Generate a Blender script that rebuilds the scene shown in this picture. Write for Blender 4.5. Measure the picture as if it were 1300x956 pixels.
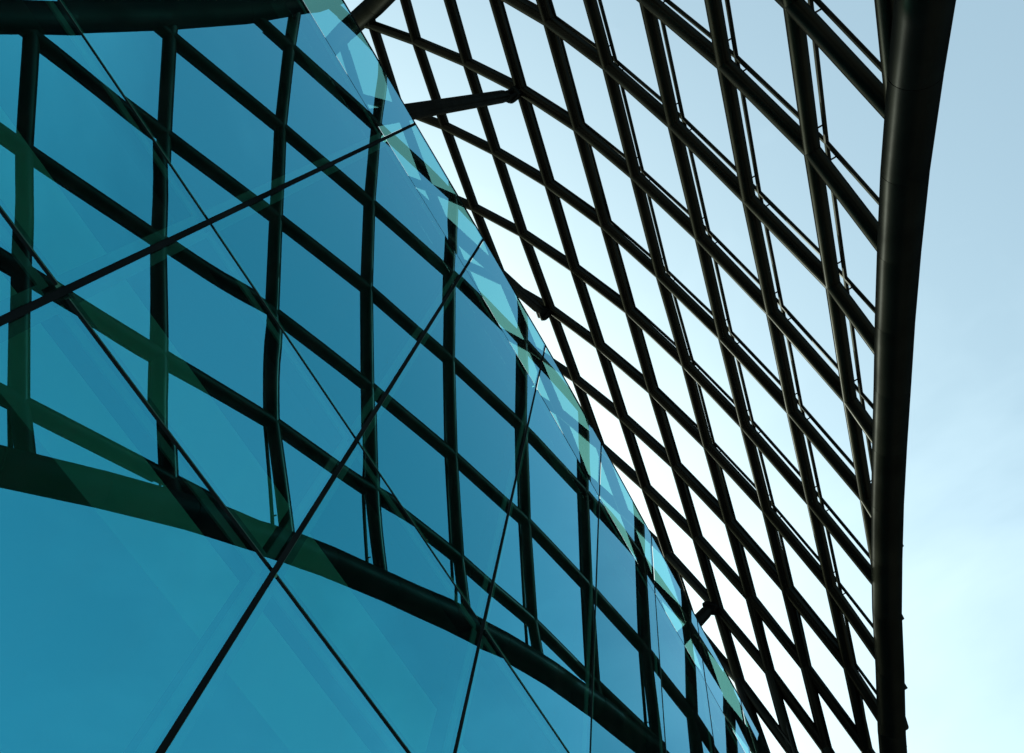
import bpy, bmesh, math, random
import numpy as np
from mathutils import Vector, Matrix

random.seed(7)
for o in list(bpy.data.objects):
    bpy.data.objects.remove(o, do_unlink=True)
scene = bpy.context.scene
col = scene.collection

# ------------------------------------------------------------------ camera
# World: X points away from the glass wall, Y runs along it, Z is up.
# The glass wall is the plane x = WALL_X; the camera stands beside it looking up.
AX = ((0.86365, 0.4203, -0.2783), (0.48938, -0.83147, 0.26298), (0.12087, 0.36332, 0.92379))
right = Vector((AX[0][0], AX[1][0], AX[2][0])).normalized()
fwd = Vector((AX[0][2], AX[1][2], AX[2][2])).normalized()
up = right.cross(fwd).normalized()
EYE = Vector((0.0, 0.0, 1.6))
cam_data = bpy.data.cameras.new('camera')
cam = bpy.data.objects.new('camera', cam_data)
col.objects.link(cam)
cam_data.sensor_width = 36.0
cam_data.lens = 36.0 * 1010.3 / 1300.0
cam_data.shift_y = -45.0 / 1300.0
cam_data.clip_start = 0.05
cam_data.clip_end = 3000.0
m3 = Matrix((right, up, -fwd)).transposed()
cam.matrix_world = Matrix.Translation(EYE) @ m3.to_4x4()
scene.camera = cam
scene.render.resolution_x, scene.render.resolution_y = 1024, 753

# ------------------------------------------------------------------ sky, sun, exposure
SUN_AZ = Vector((-0.89, 0.45, 0.0)).normalized()
SUN_EL = math.radians(34.0)
sun_dir = Vector((SUN_AZ.x * math.cos(SUN_EL), SUN_AZ.y * math.cos(SUN_EL), math.sin(SUN_EL)))
world = bpy.data.worlds.new('World')
scene.world = world
world.use_nodes = True
wt = world.node_tree
wt.nodes.clear()
wo = wt.nodes.new('ShaderNodeOutputWorld')
bg = wt.nodes.new('ShaderNodeBackground')
bg.inputs['Strength'].default_value = 0.15
sky = wt.nodes.new('ShaderNodeTexSky')
sky.sky_type = 'NISHITA'
sky.sun_disc = False
sky.sun_elevation = SUN_EL
sky.sun_rotation = math.atan2(SUN_AZ.x, SUN_AZ.y)
sky.air_density = 1.0
sky.dust_density = 4.2
sky.ozone_density = 1.0
# thin, even high cloud over the whole sky
tc = wt.nodes.new('ShaderNodeTexCoord')
mp = wt.nodes.new('ShaderNodeMapping'); mp.inputs['Scale'].default_value = (1.0, 1.0, 1.6)
mp.inputs['Location'].default_value = (55.5, 19.5, -31.5)
nz = wt.nodes.new('ShaderNodeTexNoise'); nz.inputs['Scale'].default_value = 1.6
nz.inputs['Detail'].default_value = 6.0; nz.inputs['Roughness'].default_value = 0.55
nz.inputs['Distortion'].default_value = 0.4
rp = wt.nodes.new('ShaderNodeMapRange')
rp.inputs['From Min'].default_value = 0.51; rp.inputs['From Max'].default_value = 0.70
rp.inputs['To Min'].default_value = 0.13; rp.inputs['To Max'].default_value = 0.30
mixc = wt.nodes.new('ShaderNodeMix'); mixc.data_type = 'RGBA'
mixc.inputs[7].default_value = (5.0, 6.2, 6.5, 1.0)
wt.links.new(tc.outputs['Generated'], mp.inputs['Vector'])
wt.links.new(mp.outputs['Vector'], nz.inputs['Vector'])
wt.links.new(nz.outputs['Fac'], rp.inputs['Value'])
wt.links.new(rp.outputs['Result'], mixc.inputs[0])
wb = wt.nodes.new('ShaderNodeMix'); wb.data_type = 'RGBA'; wb.blend_type = 'MULTIPLY'
wb.inputs[0].default_value = 1.0
wb.inputs[7].default_value = (1.02, 1.22, 1.0, 1.0)      # the photograph's cool white balance
wt.links.new(sky.outputs['Color'], wb.inputs[6])
wt.links.new(wb.outputs[2], mixc.inputs[6])
wt.links.new(mixc.outputs[2], bg.inputs['Color'])
wt.links.new(bg.outputs['Background'], wo.inputs['Surface'])

sd = bpy.data.lights.new('sun', 'SUN')
sd.energy = 2.2
sd.angle = math.radians(0.53)
sd.color = (1.0, 0.94, 0.85)
sun = bpy.data.objects.new('sun', sd)
col.objects.link(sun)
sun.location = (-20, 40, 40)
sun.rotation_euler = (-sun_dir).to_track_quat('-Z', 'Y').to_euler()

vs = scene.view_settings
vs.view_transform = 'Standard'
vs.look = 'None'
vs.exposure = 0.94
vs.gamma = 1.0
vs.use_curve_mapping = False
scene.render.engine = 'CYCLES'
scene.cycles.max_bounces = 10
scene.cycles.transparent_max_bounces = 16
scene.cycles.glossy_bounces = 6

NODES = {  # lattice nodes in metres: row s, columns h = -6 .. 15
    -10: [(-2.54, -18.91, 17.56), (-3.22, -17.22, 17.94), (-3.90, -15.53, 18.31), (-4.57, -13.84, 18.68), (-5.24, -12.16, 19.05), (-5.88, -10.48, 19.43), (-6.49, -8.80, 19.82), (-7.07, -7.11, 20.25), (-7.60, -5.40, 20.70), (-8.08, -3.69, 21.19), (-8.51, -1.97, 21.71), (-8.88, -0.22, 22.26), (-9.21, 1.56, 22.82), (-9.48, 3.38, 23.42), (-9.70, 5.26, 24.02), (-9.89, 7.17, 24.62), (-10.03, 9.13, 25.20), (-10.15, 11.10, 25.74), (-10.24, 13.09, 26.22), (-10.31, 15.06, 26.65), (-10.37, 17.03, 27.04), (-10.43, 18.99, 27.41)],
    -9: [(-2.07, -18.13, 16.61), (-2.70, -16.44, 17.05), (-3.34, -14.75, 17.48), (-3.97, -13.07, 17.91), (-4.59, -11.39, 18.33), (-5.21, -9.73, 18.75), (-5.80, -8.08, 19.17), (-6.37, -6.43, 19.59), (-6.90, -4.78, 20.03), (-7.38, -3.11, 20.50), (-7.81, -1.41, 21.00), (-8.18, 0.33, 21.52), (-8.49, 2.11, 22.05), (-8.74, 3.92, 22.57), (-8.95, 5.76, 23.06), (-9.11, 7.61, 23.50), (-9.24, 9.46, 23.88), (-9.33, 11.30, 24.19), (-9.41, 13.12, 24.42), (-9.46, 14.91, 24.61), (-9.50, 16.68, 24.75), (-9.55, 18.45, 24.88)],
    -8: [(-1.60, -17.35, 15.66), (-2.19, -15.66, 16.16), (-2.78, -13.98, 16.65), (-3.37, -12.30, 17.13), (-3.95, -10.63, 17.61), (-4.53, -8.98, 18.07), (-5.11, -7.35, 18.52), (-5.66, -5.74, 18.95), (-6.19, -4.15, 19.37), (-6.68, -2.53, 19.81), (-7.10, -0.86, 20.29), (-7.47, 0.87, 20.79), (-7.77, 2.66, 21.29), (-8.00, 4.47, 21.73), (-8.19, 6.27, 22.11), (-8.34, 8.06, 22.38), (-8.44, 9.80, 22.56), (-8.52, 11.50, 22.63), (-8.57, 13.15, 22.62), (-8.61, 14.75, 22.55), (-8.64, 16.33, 22.46), (-8.67, 17.89, 22.36)],
    -7: [(-1.15, -16.56, 14.71), (-1.69, -14.88, 15.26), (-2.22, -13.21, 15.81), (-2.77, -11.54, 16.35), (-3.31, -9.88, 16.88), (-3.86, -8.23, 17.40), (-4.41, -6.61, 17.88), (-4.95, -5.05, 18.33), (-5.47, -3.54, 18.73), (-5.97, -1.98, 19.12), (-6.40, -0.32, 19.58), (-6.75, 1.43, 20.07), (-7.04, 3.23, 20.54), (-7.26, 5.04, 20.92), (-7.44, 6.81, 21.17), (-7.56, 8.52, 21.27), (-7.65, 10.15, 21.21), (-7.71, 11.69, 21.04), (-7.74, 13.16, 20.78), (-7.76, 14.57, 20.48), (-7.78, 15.95, 20.16), (-7.80, 17.32, 19.84)],
    -6: [(-0.71, -15.76, 13.75), (-1.20, -14.10, 14.35), (-1.68, -12.44, 14.96), (-2.18, -10.78, 15.55), (-2.68, -9.13, 16.14), (-3.18, -7.50, 16.71), (-3.70, -5.89, 17.24), (-4.22, -4.33, 17.73), (-4.73, -2.95, 18.12), (-5.26, -1.43, 18.46), (-5.68, 0.24, 18.91), (-6.02, 2.02, 19.37), (-6.30, 3.84, 19.82), (-6.52, 5.64, 20.15), (-6.68, 7.37, 20.25), (-6.79, 9.00, 20.12), (-6.85, 10.50, 19.82), (-6.89, 11.87, 19.40), (-6.91, 13.14, 18.90), (-6.92, 14.36, 18.39), (-6.94, 15.56, 17.87), (-6.96, 16.75, 17.36)],
    -5: [(-0.30, -14.94, 12.79), (-0.73, -13.31, 13.44), (-1.16, -11.67, 14.10), (-1.60, -10.03, 14.75), (-2.05, -8.40, 15.39), (-2.52, -6.79, 16.00), (-3.00, -5.22, 16.59), (-3.49, -3.72, 17.11), (-4.01, -2.33, 17.56), (-4.49, -0.80, 17.96), (-4.91, 0.87, 18.33), (-5.26, 2.68, 18.70), (-5.54, 4.49, 19.13), (-5.77, 6.27, 19.39), (-5.92, 7.96, 19.29), (-6.02, 9.49, 18.91), (-6.06, 10.83, 18.35), (-6.06, 11.99, 17.67), (-6.07, 13.06, 16.97), (-6.09, 14.11, 16.27), (-6.11, 15.15, 15.60), (-6.15, 16.20, 14.94)],
    -4: [(0.09, -14.09, 11.83), (-0.28, -12.50, 12.53), (-0.66, -10.90, 13.22), (-1.05, -9.29, 13.92), (-1.45, -7.67, 14.61), (-1.87, -6.08, 15.28), (-2.31, -4.54, 15.92), (-2.78, -3.06, 16.49), (-3.29, -1.61, 16.98), (-3.72, -0.05, 17.43), (-4.12, 1.66, 17.82), (-4.46, 3.42, 18.15), (-4.75, 5.18, 18.41), (-5.01, 6.91, 18.57), (-5.17, 8.53, 18.21), (-5.25, 9.98, 17.58), (-5.25, 11.09, 16.75), (-5.23, 12.02, 15.85), (-5.24, 12.91, 14.98), (-5.27, 13.81, 14.17), (-5.32, 14.74, 13.39), (-5.38, 15.69, 12.62)],
    -3: [(0.45, -13.20, 10.87), (0.13, -11.66, 11.61), (-0.19, -10.12, 12.35), (-0.52, -8.55, 13.09), (-0.87, -6.94, 13.82), (-1.24, -5.35, 14.55), (-1.65, -3.82, 15.24), (-2.09, -2.32, 15.86), (-2.55, -0.79, 16.40), (-2.97, 0.83, 16.87), (-3.37, 2.52, 17.24), (-3.70, 4.26, 17.48), (-3.99, 5.95, 17.54), (-4.23, 7.55, 17.34), (-4.39, 9.03, 16.87), (-4.47, 10.39, 16.10), (-4.41, 11.19, 14.99), (-4.40, 11.91, 13.94), (-4.44, 12.68, 12.99), (-4.50, 13.51, 12.11), (-4.58, 14.37, 11.26), (-4.66, 15.26, 10.43)],
    -2: [(0.79, -12.28, 9.93), (0.52, -10.78, 10.70), (0.24, -9.29, 11.48), (-0.04, -7.78, 12.25), (-0.33, -6.21, 13.03), (-0.67, -4.55, 13.82), (-1.04, -3.04, 14.57), (-1.44, -1.50, 15.23), (-1.86, 0.08, 15.79), (-2.27, 1.77, 16.24), (-2.67, 3.49, 16.56), (-3.00, 5.19, 16.69), (-3.28, 6.78, 16.56), (-3.49, 8.23, 16.11), (-3.60, 9.44, 15.37), (-3.63, 10.37, 14.35), (-3.56, 11.02, 13.08), (-3.61, 11.69, 12.01), (-3.70, 12.44, 11.05), (-3.80, 13.25, 10.14), (-3.89, 14.08, 9.26), (-3.99, 14.91, 8.37)],
    -1: [(1.11, -11.33, 9.00), (0.87, -9.85, 9.81), (0.63, -8.37, 10.63), (0.40, -6.92, 11.44), (0.16, -5.46, 12.24), (-0.16, -3.79, 13.12), (-0.50, -2.17, 13.89), (-0.84, -0.59, 14.55), (-1.23, 1.05, 15.11), (-1.63, 2.79, 15.52), (-2.00, 4.50, 15.77), (-2.34, 6.17, 15.78), (-2.60, 7.68, 15.49), (-2.80, 8.96, 14.88), (-2.92, 9.92, 13.96), (-2.94, 10.54, 12.79), (-2.86, 10.83, 11.36), (-2.94, 11.51, 10.25), (-3.05, 12.30, 9.27), (-3.16, 13.09, 8.33), (-3.27, 13.88, 7.39), (-3.36, 14.67, 6.45)],
    0: [(1.41, -10.36, 8.09), (1.20, -8.86, 8.94), (1.00, -7.37, 9.79), (0.78, -5.89, 10.66), (0.59, -4.41, 11.55), (0.33, -2.84, 12.39), (0.00, -1.22, 13.16), (-0.33, 0.39, 13.80), (-0.71, 2.07, 14.33), (-1.10, 3.83, 14.70), (-1.43, 5.56, 14.86), (-1.76, 7.16, 14.77), (-2.02, 8.56, 14.37), (-2.22, 9.69, 13.66), (-2.36, 10.46, 12.67), (-2.41, 10.90, 11.41), (-2.39, 11.04, 9.90), (-2.44, 11.64, 8.74), (-2.52, 12.35, 7.70), (-2.61, 13.08, 6.68), (-2.70, 13.80, 5.67), (-2.78, 14.51, 4.66)],
    1: [(1.70, -9.37, 7.22), (1.52, -7.84, 8.09), (1.35, -6.31, 8.96), (1.18, -4.77, 9.86), (1.01, -3.28, 10.79), (0.77, -1.74, 11.62), (0.47, -0.13, 12.36), (0.13, 1.47, 12.97), (-0.22, 3.19, 13.44), (-0.59, 4.93, 13.76), (-0.93, 6.59, 13.87), (-1.24, 8.14, 13.70), (-1.52, 9.43, 13.24), (-1.75, 10.43, 12.50), (-1.92, 11.11, 11.48), (-2.03, 11.46, 10.21), (-2.03, 11.70, 8.80), (-2.04, 12.10, 7.52), (-2.07, 12.64, 6.34), (-2.12, 13.24, 5.21), (-2.18, 13.85, 4.10), (-2.25, 14.46, 3.00)],
    2: [(1.99, -8.37, 6.39), (1.83, -6.80, 7.26), (1.67, -5.23, 8.15), (1.53, -3.66, 9.05), (1.41, -2.12, 9.96), (1.20, -0.59, 10.79), (0.90, 0.95, 11.50), (0.55, 2.65, 12.06), (0.22, 4.37, 12.49), (-0.13, 6.07, 12.76), (-0.47, 7.71, 12.80), (-0.79, 9.15, 12.59), (-1.08, 10.32, 12.12), (-1.35, 11.23, 11.38), (-1.60, 11.86, 10.38), (-1.68, 12.20, 9.12), (-1.69, 12.45, 7.77), (-1.68, 12.74, 6.42), (-1.68, 13.11, 5.13), (-1.69, 13.55, 3.89), (-1.72, 14.02, 2.68), (-1.75, 14.50, 1.47)],
    3: [(2.29, -7.35, 5.60), (2.13, -5.75, 6.47), (1.98, -4.16, 7.34), (1.84, -2.56, 8.22), (1.71, -0.97, 9.13), (1.52, 0.61, 9.92), (1.26, 2.12, 10.60), (0.95, 3.83, 11.12), (0.60, 5.56, 11.51), (0.26, 7.21, 11.73), (-0.09, 8.74, 11.75), (-0.43, 10.10, 11.52), (-0.74, 11.23, 11.03), (-1.02, 12.10, 10.29), (-1.21, 12.63, 9.27), (-1.30, 12.96, 8.06), (-1.33, 13.21, 6.74), (-1.32, 13.44, 5.38), (-1.31, 13.69, 4.01), (-1.30, 13.98, 2.68), (-1.30, 14.31, 1.36), (-1.30, 14.65, 0.06)],
    4: [(2.59, -6.32, 4.85), (2.43, -4.69, 5.69), (2.27, -3.06, 6.54), (2.12, -1.43, 7.39), (1.97, 0.21, 8.26), (1.77, 1.82, 9.02), (1.54, 3.43, 9.66), (1.27, 5.07, 10.15), (0.94, 6.70, 10.50), (0.58, 8.27, 10.69), (0.21, 9.71, 10.70), (-0.15, 11.01, 10.51), (-0.42, 12.05, 9.96), (-0.65, 12.84, 9.17), (-0.82, 13.36, 8.17), (-0.91, 13.71, 6.99), (-0.95, 13.95, 5.70), (-0.95, 14.14, 4.33), (-0.94, 14.31, 2.94), (-0.92, 14.49, 1.53), (-0.90, 14.68, 0.13), (-0.88, 14.89, -1.26)],
    5: [(2.90, -5.28, 4.12), (2.73, -3.61, 4.94), (2.54, -1.95, 5.75), (2.36, -0.28, 6.56), (2.17, 1.42, 7.37), (1.95, 3.05, 8.10), (1.75, 4.69, 8.70), (1.51, 6.29, 9.17), (1.21, 7.85, 9.49), (0.87, 9.32, 9.64), (0.52, 10.66, 9.62), (0.20, 11.84, 9.36), (-0.07, 12.81, 8.82), (-0.27, 13.54, 8.04), (-0.42, 14.07, 7.06), (-0.51, 14.43, 5.92), (-0.56, 14.67, 4.65), (-0.58, 14.83, 3.29), (-0.57, 14.94, 1.87), (-0.55, 15.03, 0.42), (-0.52, 15.12, -1.04), (-0.49, 15.21, -2.50)],
    6: [(3.22, -4.23, 3.41), (3.01, -2.52, 4.20), (2.81, -0.81, 4.98), (2.60, 0.91, 5.75), (2.39, 2.62, 6.49), (2.17, 4.29, 7.17), (1.96, 5.92, 7.74), (1.72, 7.49, 8.17), (1.45, 8.98, 8.46), (1.15, 10.35, 8.58), (0.85, 11.59, 8.50), (0.56, 12.66, 8.20), (0.32, 13.55, 7.66), (0.13, 14.25, 6.90), (-0.02, 14.77, 5.95), (-0.11, 15.14, 4.84), (-0.17, 15.37, 3.59), (-0.20, 15.50, 2.23), (-0.20, 15.57, 0.80), (-0.18, 15.59, -0.68), (-0.15, 15.59, -2.18), (-0.12, 15.58, -3.69)],
    7: [(3.53, -3.18, 2.70), (3.30, -1.42, 3.46), (3.07, 0.34, 4.21), (2.84, 2.10, 4.94), (2.61, 3.83, 5.62), (2.39, 5.53, 6.24), (2.16, 7.15, 6.77), (1.93, 8.69, 7.18), (1.68, 10.10, 7.42), (1.42, 11.38, 7.49), (1.17, 12.51, 7.37), (0.92, 13.48, 7.03), (0.71, 14.30, 6.49), (0.53, 14.96, 5.76), (0.38, 15.47, 4.84), (0.28, 15.83, 3.75), (0.22, 16.06, 2.52), (0.18, 16.18, 1.17), (0.18, 16.20, -0.27), (0.19, 16.15, -1.77), (0.22, 16.07, -3.31), (0.25, 15.98, -4.87)],
}

# ------------------------------------------------------------------ helpers
def link(o, parent=None):
    col.objects.link(o)
    if parent is not None:
        o.parent = parent
    return o

def empty(name, loc, label=None, cat=None):
    o = bpy.data.objects.new(name, None)
    o.location = loc
    o.empty_display_size = 0.3
    link(o)
    if label:
        o['label'] = label
        o['category'] = cat
    bpy.context.view_layer.update()
    return o

def mesh_of(name, verts, faces, mat, smooth=False, sharp=True):
    me = bpy.data.meshes.new(name)
    me.from_pydata([tuple(v) for v in verts], [], faces)
    me.materials.append(mat)
    if smooth:
        me.polygons.foreach_set('use_smooth', [True] * len(me.polygons))
        if sharp:
            me.set_sharp_from_angle(angle=math.radians(50))
    me.update()
    return me

def child(name, verts, faces, mat, parent, smooth=False):
    """World-space mesh under a parent Empty that only has a translation."""
    off = parent.matrix_world.translation if parent is not None else Vector((0, 0, 0))
    vs_ = [Vector(v) - off for v in verts]
    return link(bpy.data.objects.new(name, mesh_of(name, vs_, faces, mat, smooth)), parent)

def box(x0, x1, y0, y1, z0, z1):
    v = [(x0, y0, z0), (x1, y0, z0), (x1, y1, z0), (x0, y1, z0), (x0, y0, z1), (x1, y0, z1), (x1, y1, z1), (x0, y1, z1)]
    f = [(0, 3, 2, 1), (4, 5, 6, 7), (0, 1, 5, 4), (1, 2, 6, 5), (2, 3, 7, 6), (3, 0, 4, 7)]
    return v, f

def merge(parts):
    V, F = [], []
    for v, f in parts:
        n = len(V)
        V += list(v)
        F += [tuple(i + n for i in q) for q in f]
    return V, F

def frame_of(d):
    d = Vector(d).normalized()
    a = Vector((0, 0, 1)) if abs(d.z) < 0.9 else Vector((1, 0, 0))
    u = d.cross(a).normalized()
    return u, d.cross(u).normalized(), d

def tube_geo(p, q, r0, r1=None, n=8, cap=True):
    p, q = Vector(p), Vector(q)
    r1 = r0 if r1 is None else r1
    u, w, d = frame_of(q - p)
    V, F = [], []
    for c, r in ((p, r0), (q, r1)):
        for k in range(n):
            a = 2 * math.pi * k / n
            V.append(c + (u * math.cos(a) + w * math.sin(a)) * r)
    for k in range(n):
        j = (k + 1) % n
        F.append((k, j, n + j, n + k))
    if cap:
        F.append(tuple(reversed(range(n))))
        F.append(tuple(range(n, 2 * n)))
    return V, F

def lathe_geo(p, d, prof, n=14):
    """prof: list of (distance along d, radius)."""
    u, w, d = frame_of(d)
    V, F = [], []
    for t, r in prof:
        for k in range(n):
            a = 2 * math.pi * k / n
            V.append(Vector(p) + d * t + (u * math.cos(a) + w * math.sin(a)) * r)
    for i in range(len(prof) - 1):
        for k in range(n):
            j = (k + 1) % n
            F.append((i * n + k, i * n + j, (i + 1) * n + j, (i + 1) * n + k))
    F.append(tuple(reversed(range(n))))
    F.append(tuple(range((len(prof) - 1) * n, len(prof) * n)))
    return V, F

# ------------------------------------------------------------------ materials
def mat(name):
    m = bpy.data.materials.new(name)
    m.use_nodes = True
    nt = m.node_tree
    b = nt.nodes['Principled BSDF']
    return m, nt, b

def noise_to(nt, scale, detail=4.0, coord='Object'):
    t = nt.nodes.new('ShaderNodeTexCoord')
    n = nt.nodes.new('ShaderNodeTexNoise')
    n.inputs['Scale'].default_value = scale
    n.inputs['Detail'].default_value = detail
    nt.links.new(t.outputs[coord], n.inputs['Vector'])
    return n

def ramp(nt, src, c0, c1, p0=0.3, p1=0.7):
    r = nt.nodes.new('ShaderNodeValToRGB')
    r.color_ramp.elements[0].position = p0
    r.color_ramp.elements[0].color = (*c0, 1)
    r.color_ramp.elements[1].position = p1
    r.color_ramp.elements[1].color = (*c1, 1)
    nt.links.new(src, r.inputs['Fac'])
    return r

def painted(name, c0, c1, rough, scale=2.0, metallic=0.0, spec=0.05):
    m, nt, b = mat(name)
    n = noise_to(nt, scale)
    r = ramp(nt, n.outputs['Fac'], c0, c1)
    nt.links.new(r.outputs['Color'], b.inputs['Base Color'])
    n2 = noise_to(nt, scale * 12, 3.0)
    mr = nt.nodes.new('ShaderNodeMapRange')
    mr.inputs['To Min'].default_value = rough * 0.8
    mr.inputs['To Max'].default_value = rough * 1.25
    nt.links.new(n2.outputs['Fac'], mr.inputs['Value'])
    nt.links.new(mr.outputs['Result'], b.inputs['Roughness'])
    b.inputs['Metallic'].default_value = metallic
    b.inputs['Specular IOR Level'].default_value = spec
    bp = nt.nodes.new('ShaderNodeBump')
    bp.inputs['Strength'].default_value = 0.06
    bp.inputs['Distance'].default_value = 0.004
    nt.links.new(n2.outputs['Fac'], bp.inputs['Height'])
    nt.links.new(bp.outputs['Normal'], b.inputs['Normal'])
    return m

def matte_paint(name, c0, c1, rough, gloss):
    """Matt dark paint: diffuse with a little even sheen."""
    m = bpy.data.materials.new(name)
    m.use_nodes = True
    nt = m.node_tree
    nt.nodes.remove(nt.nodes['Principled BSDF'])
    out = nt.nodes['Material Output']
    d = nt.nodes.new('ShaderNodeBsdfDiffuse')
    g = nt.nodes.new('ShaderNodeBsdfGlossy')
    mx = nt.nodes.new('ShaderNodeMixShader')
    n = noise_to(nt, 3.0, 5.0)
    r = ramp(nt, n.outputs['Fac'], c0, c1)
    nt.links.new(r.outputs['Color'], d.inputs['Color'])
    g.inputs['Color'].default_value = (0.88, 1.0, 0.92, 1)
    n2 = noise_to(nt, 1.7, 6.0)
    mr = nt.nodes.new('ShaderNodeMapRange')
    mr.inputs['From Min'].default_value = 0.3; mr.inputs['From Max'].default_value = 0.7
    mr.inputs['To Min'].default_value = gloss * 0.6; mr.inputs['To Max'].default_value = gloss * 1.4
    nt.links.new(n2.outputs['Fac'], mr.inputs['Value'])
    g.inputs['Roughness'].default_value = rough
    n3 = noise_to(nt, 60.0, 3.0)
    bp = nt.nodes.new('ShaderNodeBump')
    bp.inputs['Strength'].default_value = 0.12; bp.inputs['Distance'].default_value = 0.002
    nt.links.new(n3.outputs['Fac'], bp.inputs['Height'])
    nt.links.new(bp.outputs['Normal'], g.inputs['Normal'])
    nt.links.new(mr.outputs['Result'], mx.inputs['Fac'])
    nt.links.new(d.outputs['BSDF'], mx.inputs[1])
    nt.links.new(g.outputs['BSDF'], mx.inputs[2])
    nt.links.new(mx.outputs['Shader'], out.inputs['Surface'])
    return m

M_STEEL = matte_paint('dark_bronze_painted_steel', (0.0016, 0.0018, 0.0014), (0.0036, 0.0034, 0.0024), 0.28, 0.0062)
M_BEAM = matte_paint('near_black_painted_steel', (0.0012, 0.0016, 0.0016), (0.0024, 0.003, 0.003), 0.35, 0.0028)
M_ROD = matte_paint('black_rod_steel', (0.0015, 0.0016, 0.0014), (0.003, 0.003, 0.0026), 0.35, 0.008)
M_GASKET = painted('black_gasket', (0.004, 0.006, 0.0068), (0.009, 0.012, 0.0135), 0.8, spec=0.0)
M_MULL = painted('dark_anodised_aluminium', (0.02, 0.022, 0.024), (0.035, 0.037, 0.04), 0.4, 3.0)
M_INNER = painted('interior_plaster', (0.32, 0.34, 0.31), (0.40, 0.42, 0.39), 0.8)
M_SPACER = painted('aluminium_spacer', (0.13, 0.135, 0.14), (0.17, 0.175, 0.18), 0.6, 6.0, spec=0.2)
M_ROOF_SHADE = painted('roof_membrane_and_painted_shade', (0.045, 0.047, 0.047), (0.065, 0.067, 0.067), 0.85)  # roof colour, darkened so the upper floor behind the glass looks unlit

def glass_material(name, trans):
    m = bpy.data.materials.new(name)
    m.use_nodes = True
    nt = m.node_tree
    b = nt.nodes['Principled BSDF']
    out = nt.nodes['Material Output']
    b.inputs['Metallic'].default_value = 1.0
    b.inputs['Specular Tint'].default_value = (0.72, 0.9, 1.0, 1)
    b.inputs['Roughness'].default_value = 0.0
    oi = nt.nodes.new('ShaderNodeObjectInfo')
    r = ramp(nt, oi.outputs['Random'], REFL0, REFL1, 0.0, 1.0)
    nt.links.new(r.outputs['Color'], b.inputs['Base Color'])
    t = nt.nodes.new('ShaderNodeBsdfTransparent')
    t.inputs['Color'].default_value = (*trans, 1)
    a = nt.nodes.new('ShaderNodeAddShader')
    nt.links.new(b.outputs['BSDF'], a.inputs[0])
    nt.links.new(t.outputs['BSDF'], a.inputs[1])
    # thin uneven film of dust and dried rain
    df = nt.nodes.new('ShaderNodeBsdfDiffuse')
    df.inputs['Color'].default_value = (0.42, 0.44, 0.42, 1)
    tcd = nt.nodes.new('ShaderNodeTexCoord')
    mpd = nt.nodes.new('ShaderNodeMapping'); mpd.inputs['Scale'].default_value = (1.0, 3.0, 0.35)
    nd = nt.nodes.new('ShaderNodeTexNoise'); nd.inputs['Scale'].default_value = 2.2; nd.inputs['Detail'].default_value = 7.0
    rd_ = nt.nodes.new('ShaderNodeMapRange')
    rd_.inputs['From Min'].default_value = 0.4; rd_.inputs['From Max'].default_value = 0.8
    rd_.inputs['To Min'].default_value = 0.002; rd_.inputs['To Max'].default_value = 0.010
    nt.links.new(tcd.outputs['Object'], mpd.inputs['Vector'])
    nt.links.new(mpd.outputs['Vector'], nd.inputs['Vector'])
    nt.links.new(nd.outputs['Fac'], rd_.inputs['Value'])
    mx = nt.nodes.new('ShaderNodeMixShader')
    nt.links.new(rd_.outputs['Result'], mx.inputs['Fac'])
    nt.links.new(a.outputs['Shader'], mx.inputs[1])
    nt.links.new(df.outputs['BSDF'], mx.inputs[2])
    nt.links.new(mx.outputs['Shader'], out.inputs['Surface'])
    return m

REFL0, REFL1 = (0.022, 0.262, 0.35), (0.052, 0.355, 0.465)
M_GLASS = glass_material('blue_green_coated_glass', (0.12, 0.39, 0.31))
M_PARAPET = glass_material('parapet_glass', (0.085, 0.225, 0.20))

def paving_material():
    m, nt, b = mat('granite_paving')
    t = nt.nodes.new('ShaderNodeTexCoord')
    br = nt.nodes.new('ShaderNodeTexBrick')
    br.inputs['Scale'].default_value = 1.0
    br.inputs['Brick Width'].default_value = 1.2
    br.inputs['Row Height'].default_value = 0.6
    br.inputs['Mortar Size'].default_value = 0.008
    br.inputs['Color1'].default_value = (0.34, 0.30, 0.25, 1)
    br.inputs['Color2'].default_value = (0.40, 0.36, 0.30, 1)
    br.inputs['Mortar'].default_value = (0.12, 0.11, 0.10, 1)
    nt.links.new(t.outputs['Object'], br.inputs['Vector'])
    nt.links.new(br.outputs['Color'], b.inputs['Base Color'])
    b.inputs['Roughness'].default_value = 0.75
    return m

# ------------------------------------------------------------------ ground
v, f = [(-400, -400, 0), (400, -400, 0), (400, 400, 0), (-400, 400, 0)], [(0, 1, 2, 3)]
plaza = child('plaza', v, f, paving_material(), None)
plaza['kind'] = 'structure'

# ------------------------------------------------------------------ glass building
K = 0.65                     # metres per unit of the measured layout
WALL_X = -2.4392
def zz(u):
    return u * K + 1.6

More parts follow.
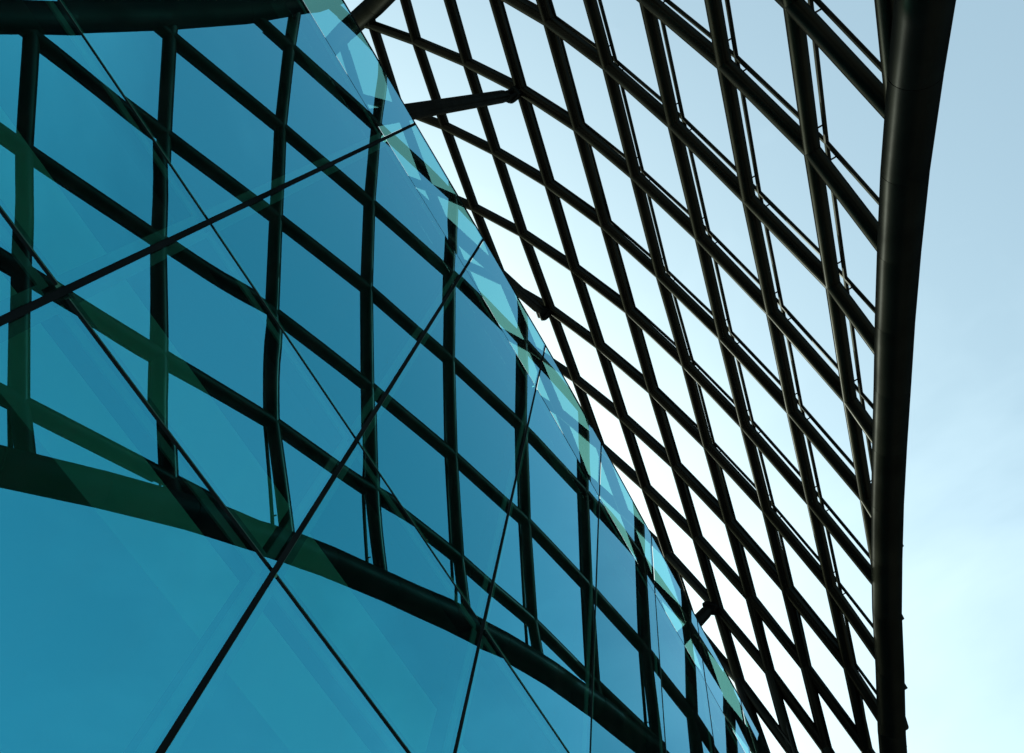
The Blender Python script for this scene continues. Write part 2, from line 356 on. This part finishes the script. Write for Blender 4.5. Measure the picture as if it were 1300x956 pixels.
lines = [0.33 + 2.37 * i for i in range(5, 0, -1)] + [0.33, -2.04, -4.43, -6.77, -9.0, -11.16, -13.3, -15.5, -17.8, -20.1, -22.4]
lines = [-q for q in reversed(lines)]
TOP = ([-25, -18, -15.5, -13.3, -11.2, -9.1, -6.8, -4.6, -2.0, 0.3, 3.0, 14], [12.6, 13.0, 13.35, 13.6, 13.8, 14.0, 14.2, 14.26, 14.2, 14.1, 14.03, 13.9])
EAVE = ([-25, -18, -13.5, -11.2, -9.0, -7.3, -6.0, -4.0, -2.0, 0.3, 2.4, 14], [11.2, 11.6, 11.9, 12.06, 12.15, 12.2, 12.28, 12.32, 12.28, 12.13, 12.09, 12.0])
def row_z(r, y):
    if r == 0: return 0.35
    if r == 1: return zz(4.45)
    if r == 2: return zz(6.43)
    if r == 3: return zz(float(np.interp(-y, *EAVE)))
    return zz(float(np.interp(-y, *TOP)))

building = empty('glass_building', (WALL_X, 0, 0), 'glass building with a flat wall of blue green mirrored panes and slanting dark joints', 'building')

def pane_geo(y0, y1, zb0, zb1, zt0, zt1, rnd):
    """Quad pane in the wall plane, slightly pillowed like a sealed unit. y0 > y1."""
    ny, nzz = 8, 12
    amp = rnd.choice((-1, 1)) * rnd.uniform(0.0007, 0.0016)
    ta, tb = rnd.uniform(-0.0018, 0.0018), rnd.uniform(-0.0012, 0.0012)
    V, F = [], []
    zc = 0.25 * (zb0 + zb1 + zt0 + zt1)
    yc = 0.5 * (y0 + y1)
    for i in range(ny + 1):
        a = i / ny
        y = y0 + (y1 - y0) * a
        for j in range(nzz + 1):
            c = j / nzz
            z = (zb0 + (zb1 - zb0) * a) * (1 - c) + (zt0 + (zt1 - zt0) * a) * c
            p = amp * (1 - (2 * a - 1) ** 2) * (1 - (2 * c - 1) ** 4)
            V.append((WALL_X + p + ta * (y - yc) + tb * (z - zc), y, z))
    W_ = nzz + 1
    for i in range(ny):
        for j in range(nzz):
            q = i * W_ + j
            F.append((q, q + 1, q + W_ + 1, q + W_))
    return V, F

GAP_V, GAP_H = 0.017, 0.013
rnd = random.Random(3)
for i in range(len(lines) - 1):
    ya, yb = lines[i], lines[i + 1]
    for r in range(4):
        y0, y1 = ya * K - GAP_V, yb * K + GAP_V
        b0, b1 = row_z(r, ya) + GAP_H, row_z(r, yb) + GAP_H
        t0, t1 = row_z(r + 1, ya) - GAP_H, row_z(r + 1, yb) - GAP_H
        if r == 3:
            t0 += GAP_H; t1 += GAP_H
            b0 -= GAP_H - 0.002; b1 -= GAP_H - 0.002
        V, F = pane_geo(y0, y1, b0, b1, t0, t1, rnd)
        pane = child('glass_pane', V, F, M_GLASS if r < 3 else M_PARAPET, building, smooth=True)
        if r < 3:
            # bright spacer frame of the sealed unit, set back behind the outer sheet
            xs0, xs1, wv = WALL_X - 0.034, WALL_X - 0.022, 0.022
            def bar(p0, p1, ey, ez_):
                q = [(p0[0] - ey, p0[1] - ez_), (p0[0] + ey, p0[1] + ez_), (p1[0] + ey, p1[1] + ez_), (p1[0] - ey, p1[1] - ez_)]
                vv = [(xs0, a_, c_) for a_, c_ in q] + [(xs1, a_, c_) for a_, c_ in q]
                return [(a_ - WALL_X, c_, e_) for a_, c_, e_ in vv], [(0, 1, 2, 3), (7, 6, 5, 4), (0, 4, 5, 1), (1, 5, 6, 2), (2, 6, 7, 3), (3, 7, 4, 0)]
            e_ = 0.028
            A_, B_, C_, D_ = (y0 - e_, b0 + e_), (y1 + e_, b1 + e_), (y1 + e_, t1 - e_), (y0 - e_, t0 - e_)
            Vs, Fs = merge([bar((A_[0] , A_[1]), (B_[0], B_[1]), 0, 0.024), bar((D_[0], D_[1]), (C_[0], C_[1]), 0, 0.024),
                            bar((A_[0], A_[1] + 0.025), (D_[0], D_[1] - 0.025), 0.024, 0), bar((B_[0], B_[1] + 0.025), (C_[0], C_[1] - 0.025), 0.024, 0)])
            link(bpy.data.objects.new('spacer', mesh_of('spacer', Vs, Fs, M_SPACER)), pane)
# joints: a black gasket strip just behind each gap, and an aluminium profile behind it
for i, yl in enumerate(lines):
    y = yl * K
    zt = row_z(3, yl)
    v, f = box(WALL_X - 0.035, WALL_X - 0.004, y - 0.0168, y + 0.0168, 0.3, zt)
    g = child('vertical_gasket', v, f, M_GASKET, building)
    v, f = box(WALL_X - 0.19, WALL_X - 0.035, y - 0.026, y + 0.026, 0.3, zt - 0.01)
    child('mullion', v, f, M_MULL, building)
    v, f = box(WALL_X - 0.018, WALL_X - 0.004, y - 0.0155, y + 0.0155, zt, row_z(4, yl) - 0.004)
    child('parapet_seal', v, f, M_GASKET, building)
for r in (1, 2, 3):
    for i in range(len(lines) - 1):
        ya, yb = lines[i], lines[i + 1]
        za, zb = row_z(r, ya), row_z(r, yb)
        def strip(xa, xb, hgt, e):
            v = [(xa, ya * K - e, za - hgt), (xb, ya * K - e, za - hgt), (xb, yb * K + e, zb - hgt), (xa, yb * K + e, zb - hgt),
                 (xa, ya * K - e, za + hgt), (xb, ya * K - e, za + hgt), (xb, yb * K + e, zb + hgt), (xa, yb * K + e, zb + hgt)]
            return v, [(0, 1, 2, 3), (4, 7, 6, 5), (0, 4, 5, 1), (1, 5, 6, 2), (2, 6, 7, 3), (3, 7, 4, 0)]
        v, f = strip(WALL_X - 0.034, WALL_X - 0.005, 0.0128, 0.035)
        child('horizontal_gasket', v, f, M_GASKET, building)
        v, f = strip(WALL_X - 0.16, WALL_X - 0.036, 0.028, 0.027)
        child('transom', v, f, M_GASKET, building)
# slim cap on the free top edge of the parapet panes
for i in range(len(lines) - 1):
    ya, yb = lines[i], lines[i + 1]
    v, f = merge([tube_geo((WALL_X - 0.003, ya * K, row_z(4, ya)), (WALL_X - 0.003, yb * K, row_z(4, yb)), 0.010, n=6)])
    child('parapet_cap', v, f, M_GASKET, building)
Y0, Y1 = lines[0] * K, lines[-1] * K
BX = WALL_X - 0.163
DEEP = -15.0
child('ground_floor_slab', *box(DEEP, WALL_X - 0.02, Y1, Y0, 0.0, 0.3), M_INNER, building)
child('upper_floor_slab', *box(DEEP, WALL_X - 0.65, Y1, Y0, 4.55, 5.75), M_INNER, building)
# roof deck follows the sloping eave line
RV, RF = [], []
ys = [l for l in lines]
for yl in ys:
    zt = row_z(3, yl)
    RV += [(BX, yl * K, zt - 0.02), (DEEP, yl * K, zt - 0.02), (BX, yl * K, zt - 0.38), (DEEP, yl * K, zt - 0.38)]
for i in range(len(ys) - 1):
    a, b = 4 * i, 4 * i + 4
    RF += [(a, b, b + 1, a + 1), (a + 2, a + 3, b + 3, b + 2), (a, a + 2, b + 2, b), (a + 1, b + 1, b + 3, a + 3)]
n4 = 4 * len(ys) - 4
RF += [(0, 1, 3, 2), (n4, n4 + 2, n4 + 3, n4 + 1)]
child('roof', RV, RF, M_ROOF_SHADE, building)
child('back_wall', *box(DEEP - 0.3, DEEP, Y1, Y0, 0.0, 9.0), M_INNER, building)
child('end_wall', *box(DEEP - 0.3, WALL_X, Y0, Y0 + 0.25, 0.0, row_z(3, lines[0])), M_ROOF_SHADE, building)
child('end_wall', *box(DEEP - 0.3, WALL_X, Y1 - 0.25, Y1, 0.0, row_z(3, lines[-1])), M_ROOF_SHADE, building)
child('inner_wall', *box(-7.2, -7.0, Y1, Y0, 0.3, 4.55), M_INNER, building)
child('inner_wall', *box(-7.2, -7.0, Y1, Y0, 5.75, 8.6), M_ROOF_SHADE, building)  # upper storey wall: shade of an unlit room put into its dark colour
for yl in lines[1::3]:
    child('column', *tube_geo((-6.4, yl * K, 0.3), (-6.4, yl * K, 4.55), 0.2, n=16), M_INNER, building, True)
    child('column', *tube_geo((-6.4, yl * K, 5.75), (-6.4, yl * K, 9.0), 0.2, n=16), M_INNER, building, True)

# ------------------------------------------------------------------ lattice shell: surface through the measured nodes
S_MIN, S_MAX, H_MIN, H_MAX = -10, 7, -6, 15
GR = np.array([NODES[s] for s in range(S_MIN, S_MAX + 1)])
def _cr(t):
    return np.array([-.5 * t ** 3 + t * t - .5 * t, 1.5 * t ** 3 - 2.5 * t * t + 1, -1.5 * t ** 3 + 2 * t * t + .5 * t, .5 * t ** 3 - .5 * t * t])
def surf(s, h):
    i = int(np.clip(math.floor(s - S_MIN), 1, GR.shape[0] - 3))
    j = int(np.clip(math.floor(h - H_MIN), 1, GR.shape[1] - 3))
    return Vector(np.einsum('i,j,ijk', _cr(s - S_MIN - i), _cr(h - H_MIN - j), GR[i - 1:i + 3, j - 1:j + 3]))
def normal(s, h):
    a = surf(s + .02, h) - surf(s - .02, h)
    b = surf(s, h + .02) - surf(s, h - .02)
    v = a.cross(b).normalized()
    return v if v.x + v.z > 0 else -v

LB = (3.84184813, -0.73399315, 0.15260347, -0.0717715, -0.37844949, -0.16514939)
LOW_H = [4.0, 4.5, 5.0, 5.5, 6.0, 6.5, 7.0, 8.0, 9.0, 10.0, 15.0]
LOW_S = [3.35, 3.28, 3.17, 3.04, 2.89, 2.71, 2.50, 2.02, 1.47, 0.90, -2.0]
def lower_s(h):
    if h >= 4.0:
        return float(np.interp(h, LOW_H, LOW_S))
    hc = min(max(h, -3.0), 6.0)
    g = lambda q: LB[0] + LB[1] * q + LB[2] * q * q + LB[3] * q ** 3
    u = (hc - 1) / 4
    sl = (LB[1] + 2 * LB[2] * u + 3 * LB[3] * u * u) / 4
    return g(u) + sl * (h - hc)
def lower_pt(h):
    s = lower_s(h)
    u = (min(max(h, -3.0), 6.0) - 1) / 4
    return surf(s, h) + normal(s, h) * (LB[4] + LB[5] * u) * K
US = [-9.0, -7.0, -5.23, -4.6, -2.19, -1.14, -0.10, 0.54, 1.06, 2.2, 4.0, 6.0]
UH = [3.35, 2.65, 1.94, 1.65, 0.38, -0.31, -1.11, -1.70, -2.22, -3.35, -5.1, -7.0]
def upper_h(s):
    return float(np.interp(s, US, UH))
def inside(s, h):
    return h > upper_h(s) and s < lower_s(h)
def h_limit(s):
    return 10 if s >= -1 else (12 if s >= -4 else 14)

def px(p):
    d = Vector(p) - EYE
    z = d.dot(fwd)
    if z < 0.2: return None
    return 650 + 1010.3 * d.dot(right) / z, 433 - 1010.3 * d.dot(up) / z, z

canopy_anchor = Vector((0, 0, 0))
canopy = empty('lattice_canopy', (0, 0, 0), 'dark steel lattice canopy of crossing tubes curving over the glass building', 'canopy')

TUBE_R = 0.0905
ROD_R = 0.026
def rod_off(s):
    return min(max(0.15 + 0.012 * s, 0.105), 0.195)
def inside_rod_steep(s, h):
    return h > upper_h(s) + 0.2 and s < lower_s(h) - 0.27 - 0.03 * max(0.0, h - 1.0)
def inside_rod(s, h):
    return h > upper_h(s) + 0.12 and s < lower_s(h) - 0.18 - 0.03 * max(0.0, h - 1.0)
def clip(fn, t0, t1, inside=inside):
    """Keep the inside part of a unit step of a lattice line; returns (t0, t1, cut0, cut1) or None."""
    N = 60
    ok = [inside(*fn(t0 + (t1 - t0) * i / N)) for i in range(N + 1)]
    if not any(ok): return None
    a = ok.index(True)
    b = N - ok[::-1].index(True)
    return t0 + (t1 - t0) * a / N, t0 + (t1 - t0) * b / N, a > 0, b < N

def at_edge(s, h, k=0.45):
    """Point where a lattice line runs into an edge beam."""
    p = surf(s, h)
    if abs(s - lower_s(h)) < abs(h - upper_h(s)):
        return p + normal(s, h) * (LB[4]) * K * k, True
    return p, True

def near_low(s, h):
    return s > lower_s(h) - 0.22
segs = []
def node_pt(s, h): return surf(s, h)
for s in range(-9, 7):
    for h in range(-6, h_limit(s)):
        for fn, rng in ((lambda t, s=s: (s, t), (h, h + 1)),) + (((lambda t, h=h: (t, h), (s, s + 1)),) if s < 6 else ()):
            c = clip(fn, *rng)
            if not c or c[1] - c[0] < 0.02: continue
            a, b = fn(c[0]), fn(c[1])
            if c[2]: p = at_edge(*a)[0]
            elif near_low(*a): p = at_edge(*a, 0.8 if a[0] == b[0] else 0.35)[0]
            else: p = surf(*a)
            if c[3]: q = at_edge(*b)[0]
            elif near_low(*b): q = at_edge(*b, 0.8 if a[0] == b[0] else 0.35)[0]
            else: q = surf(*b)
            if p.z < 0.2 or q.z < 0.2: continue
            na, nb = normal(*a), normal(*b)
            ra = rb = None
            ends = (False, False)
            cr_ = clip(fn, rng[0], rng[1], inside_rod_steep if a[0] == b[0] else inside_rod)
            if cr_ and cr_[1] - cr_[0] > 0.08:
                a, b = fn(cr_[0]), fn(cr_[1])
                na, nb = normal(*a), normal(*b)
                ends = (cr_[2], cr_[3])
                ra, rb = surf(*a) + na * rod_off(a[0]), surf(*b) + nb * rod_off(b[0])
            segs.append((p, q, ra, rb, na, nb, ends))

def score(p, q):
    a, b = px(p), px(q)
    best = 0
    if a and b:
        m = ((a[0] + b[0]) / 2, (a[1] + b[1]) / 2)
        if any(-20 < e[0] < 1320 and -20 < e[1] < 980 for e in (a, b, m)):
            best = 1e6
        L = math.hypot(a[0] - b[0], a[1] - b[1])
        return best + L * 1000 / (0.5 * (a[2] + b[2])) / (1 + (0 if best else 1) * 10)
    return 0
segs.sort(key=lambda g: -score(g[0], g[1]))
uv, uf = [], []
NS = 14
for c in (0.0, 1.0):
    for k in range(NS):
        a = 2 * math.pi * k / NS
        uv.append((TUBE_R * math.cos(a), TUBE_R * math.sin(a), c))
for k in range(NS):
    j = (k + 1) % NS
    uf.append((k, j, NS + j, NS + k))
unit_tube = mesh_of('tube', uv, uf, M_STEEL, True, False)
rest_t, rest_r = [], []
for i, (p, q, rp_, rq_, na, nb, ends) in enumerate(segs):
    d = (q - p)
    L = d.length
    if L < 0.02: continue
    d.normalize()
    e = 0.0
    p2, q2 = p - d * e, q + d * e
    if i < 300:
        o = link(bpy.data.objects.new('tube', unit_tube), canopy)
        u_, w_, d_ = frame_of(d)
        o.matrix_world = Matrix.Translation(p2) @ Matrix((u_, w_, d_)).transposed().to_4x4() @ Matrix.Diagonal((1, 1, (q2 - p2).length, 1))
    else:
        rest_t.append(tube_geo(p2, q2, TUBE_R, n=10, cap=False))
    # slim rod carried on pins outside the tube
    if rp_ is None: continue
    rd = (rq_ - rp_)
    parts = [tube_geo(rp_ - rd.normalized() * 0.01, rq_ + rd.normalized() * 0.01, ROD_R, n=6)]
    if rd.length > 0.8:
        for t in (0.14, 0.86):
            c = rp_.lerp(rq_, t)
            nn = na.lerp(nb, t)
            parts.append(tube_geo(c, c - nn * 0.085, 0.010, n=5))
    V, F = merge(parts)
    if i < 300:
        child('rod', V, F, M_ROD, canopy, True)
    else:
        rest_r.append((V, F))
if rest_t:
    o = child('outlying_tubes', *merge(rest_t), M_STEEL, canopy, True); o['kind'] = 'stuff'
    o = child('outlying_rods', *merge(rest_r), M_ROD, canopy, True); o['kind'] = 'stuff'
# ball at every crossing, so the tubes run into each other without a visible end
bm = bmesh.new()
bmesh.ops.create_uvsphere(bm, u_segments=14, v_segments=8, radius=TUBE_R * 1.02)
node_me = bpy.data.meshes.new('node')
bm.to_mesh(node_me); bm.free()
node_me.materials.append(M_STEEL)
node_me.polygons.foreach_set('use_smooth', [True] * len(node_me.polygons))
for s in range(-9, 7):
    for h in range(-6, h_limit(s) + 1):
        if not inside(s, h) or near_low(s, h): continue
        p = surf(s, h)
        if p.z < 0.3: continue
        o = link(bpy.data.objects.new('node', node_me), canopy)
        o.location = p
print('segments', len(segs))

# ------------------------------------------------------------------ edge beams
def beam_profile():
    """Closed section in (outward, sideways): round towards the camera, a flat strip on the outer side."""
    pts = []
    R = 0.192
    for k in range(24):
        a = 2 * math.pi * k / 24
        x, y = R * math.cos(a), R * math.sin(a)
        pts.append((min(x, R * 0.82), y))
    return pts
def sweep(points, normals, name, gap=0.006):
    prof = beam_profile()
    for i in range(len(points) - 1):
        p, q = points[i], points[i + 1]
        V = []
        d = (q - p).normalized()
        for c, nn in ((p + d * gap, normals[i]), (q - d * gap, normals[i + 1])):
            k0 = points[max(i - 1, 0)] if c is p else p
            n1 = (nn - d * nn.dot(d)).normalized()
            b1 = d.cross(n1)
            for x, y in prof:
                V.append(c + n1 * x + b1 * y)
        m = len(prof)
        F = [(k, (k + 1) % m, m + (k + 1) % m, m + k) for k in range(m)]
        F += [tuple(reversed(range(m))), tuple(range(m, 2 * m))]
        o = child(name, V, F, M_BEAM, canopy, False)
        me = o.data
        me.polygons.foreach_set('use_smooth', [len(pp.vertices) == 4 for pp in me.polygons])
        try:
            me.set_sharp_from_angle(angle=math.radians(28))
        except Exception:
            pass
        # inner sleeve hides the joint
        child('splice_sleeve', *tube_geo(q - d * 0.06, q + d * 0.06, 0.178, n=16), M_BEAM, canopy, True) if i < len(points) - 2 else None

def resample(fn, a, b, step):
    """Points about `step` metres apart along fn(t)."""
    ts = np.linspace(a, b, 400)
    P = [fn(t)[0] for t in ts]
    cum = [0.0]
    for i in range(1, len(P)): cum.append(cum[-1] + (P[i] - P[i - 1]).length)
    n = max(2, int(round(cum[-1] / step)) + 1)
    tt = np.interp(np.linspace(0, cum[-1], n), cum, ts)
    return [fn(t) for t in tt]
lo = resample(lambda h: (lower_pt(h), normal(lower_s(h), h)), -5.2, 9.0, 1.05)
# carry the lower beam on down to the plaza
pts = [a for a, _ in lo]; nrm_ = [b for _, b in lo]
d = (pts[-1] - pts[-2]).normalized()
while pts[-1].z > -0.1 and len(pts) < 60:
    d = (d + Vector((0, 0, -0.10))).normalized()
    pts.append(pts[-1] + d * 1.05); nrm_.append(nrm_[-1])
sweep(pts, nrm_, 'lower_edge_beam')
upb = resample(lambda s: (surf(s, upper_h(s)), normal(s, upper_h(s))), -9.0, 4.9, 1.3)
sweep([a for a, _ in upb], [b for _, b in upb], 'upper_edge_beam')

# ------------------------------------------------------------------ struts from the roof to the lattice
def pixel_ray(x, y):
    return (right * (x - 650) + up * (433 - y) + fwd * 1010.3).normalized()
for (bx, by), (s, h) in (((520, 142), (-2, 2)), ((655, 366), (-3, 5)), ((888, 786), (-1, 8))):
    dr = pixel_ray(bx, by)
    tip = surf(s, h)
    nn = normal(s, h)
    pin = tip - nn * 0.19
    # base on the roof 0.6 m behind the glass, in the plane of sight through the strut
    pl = dr.cross(pin - EYE)
    bxw, bzw = WALL_X - 0.6, 9.47
    base = Vector((bxw, EYE.y - (pl.x * (bxw - EYE.x) + pl.z * (bzw - EYE.z)) / pl.y, bzw))
    print('strut base', tuple(base), 'tip', tuple(tip))
    d = (pin - base).normalized()
    L = (pin - base).length
    prof = [(0.0, 0.104), (L - 0.55, 0.104), (L - 0.42, 0.086), (L - 0.40, 0.086), (L - 0.39, 0.07), (L - 0.30, 0.06)]
    st = child('strut', *lathe_geo(base, d, prof, 16), M_STEEL, canopy, False)
    st.data.polygons.foreach_set('use_smooth', [len(p.vertices) == 4 for p in st.data.polygons])
    st.data.set_sharp_from_angle(angle=math.radians(35))
    side = d.cross(nn).normalized()
    upv = side.cross(d).normalized()
    # fork: tapering plate pair and pin boss under the node
    parts = []
    for sg in (-1, 1):
        o_ = side * 0.045 * sg
        t_ = side * 0.018
        a0 = base + d * (L - 0.42) + o_
        a1 = pin + o_ + d * 0.02
        quad = [a0 - upv * 0.06, a1 - upv * 0.15, a1 + nn * 0.19 + d * 0.08, a1 + nn * 0.17 - d * 0.2, a0 + upv * 0.06]
        V = [x - t_ for x in quad] + [x + t_ for x in quad]
        parts.append((V, [(0, 1, 2, 3, 4), (9, 8, 7, 6, 5)] + [(k, k + 5, (k + 1) % 5 + 5, (k + 1) % 5) for k in range(5)]))
    bo = st.parent.matrix_world.translation
    child('clevis', *merge(parts), M_BEAM, st)
    child('pin_boss', *merge([lathe_geo(pin - side * 0.10, side, [(0, 0.105), (0.02, 0.13), (0.18, 0.13), (0.2, 0.105)], 16), tube_geo(pin, tip, 0.07, 0.085, 12)]), M_BEAM, st, True)
    child('foot_plate', *lathe_geo(base - Vector((0, 0, 0.06)), Vector((0, 0, 1)), [(0, 0.2), (0.05, 0.2), (0.08, 0.13)], 16), M_BEAM, st)
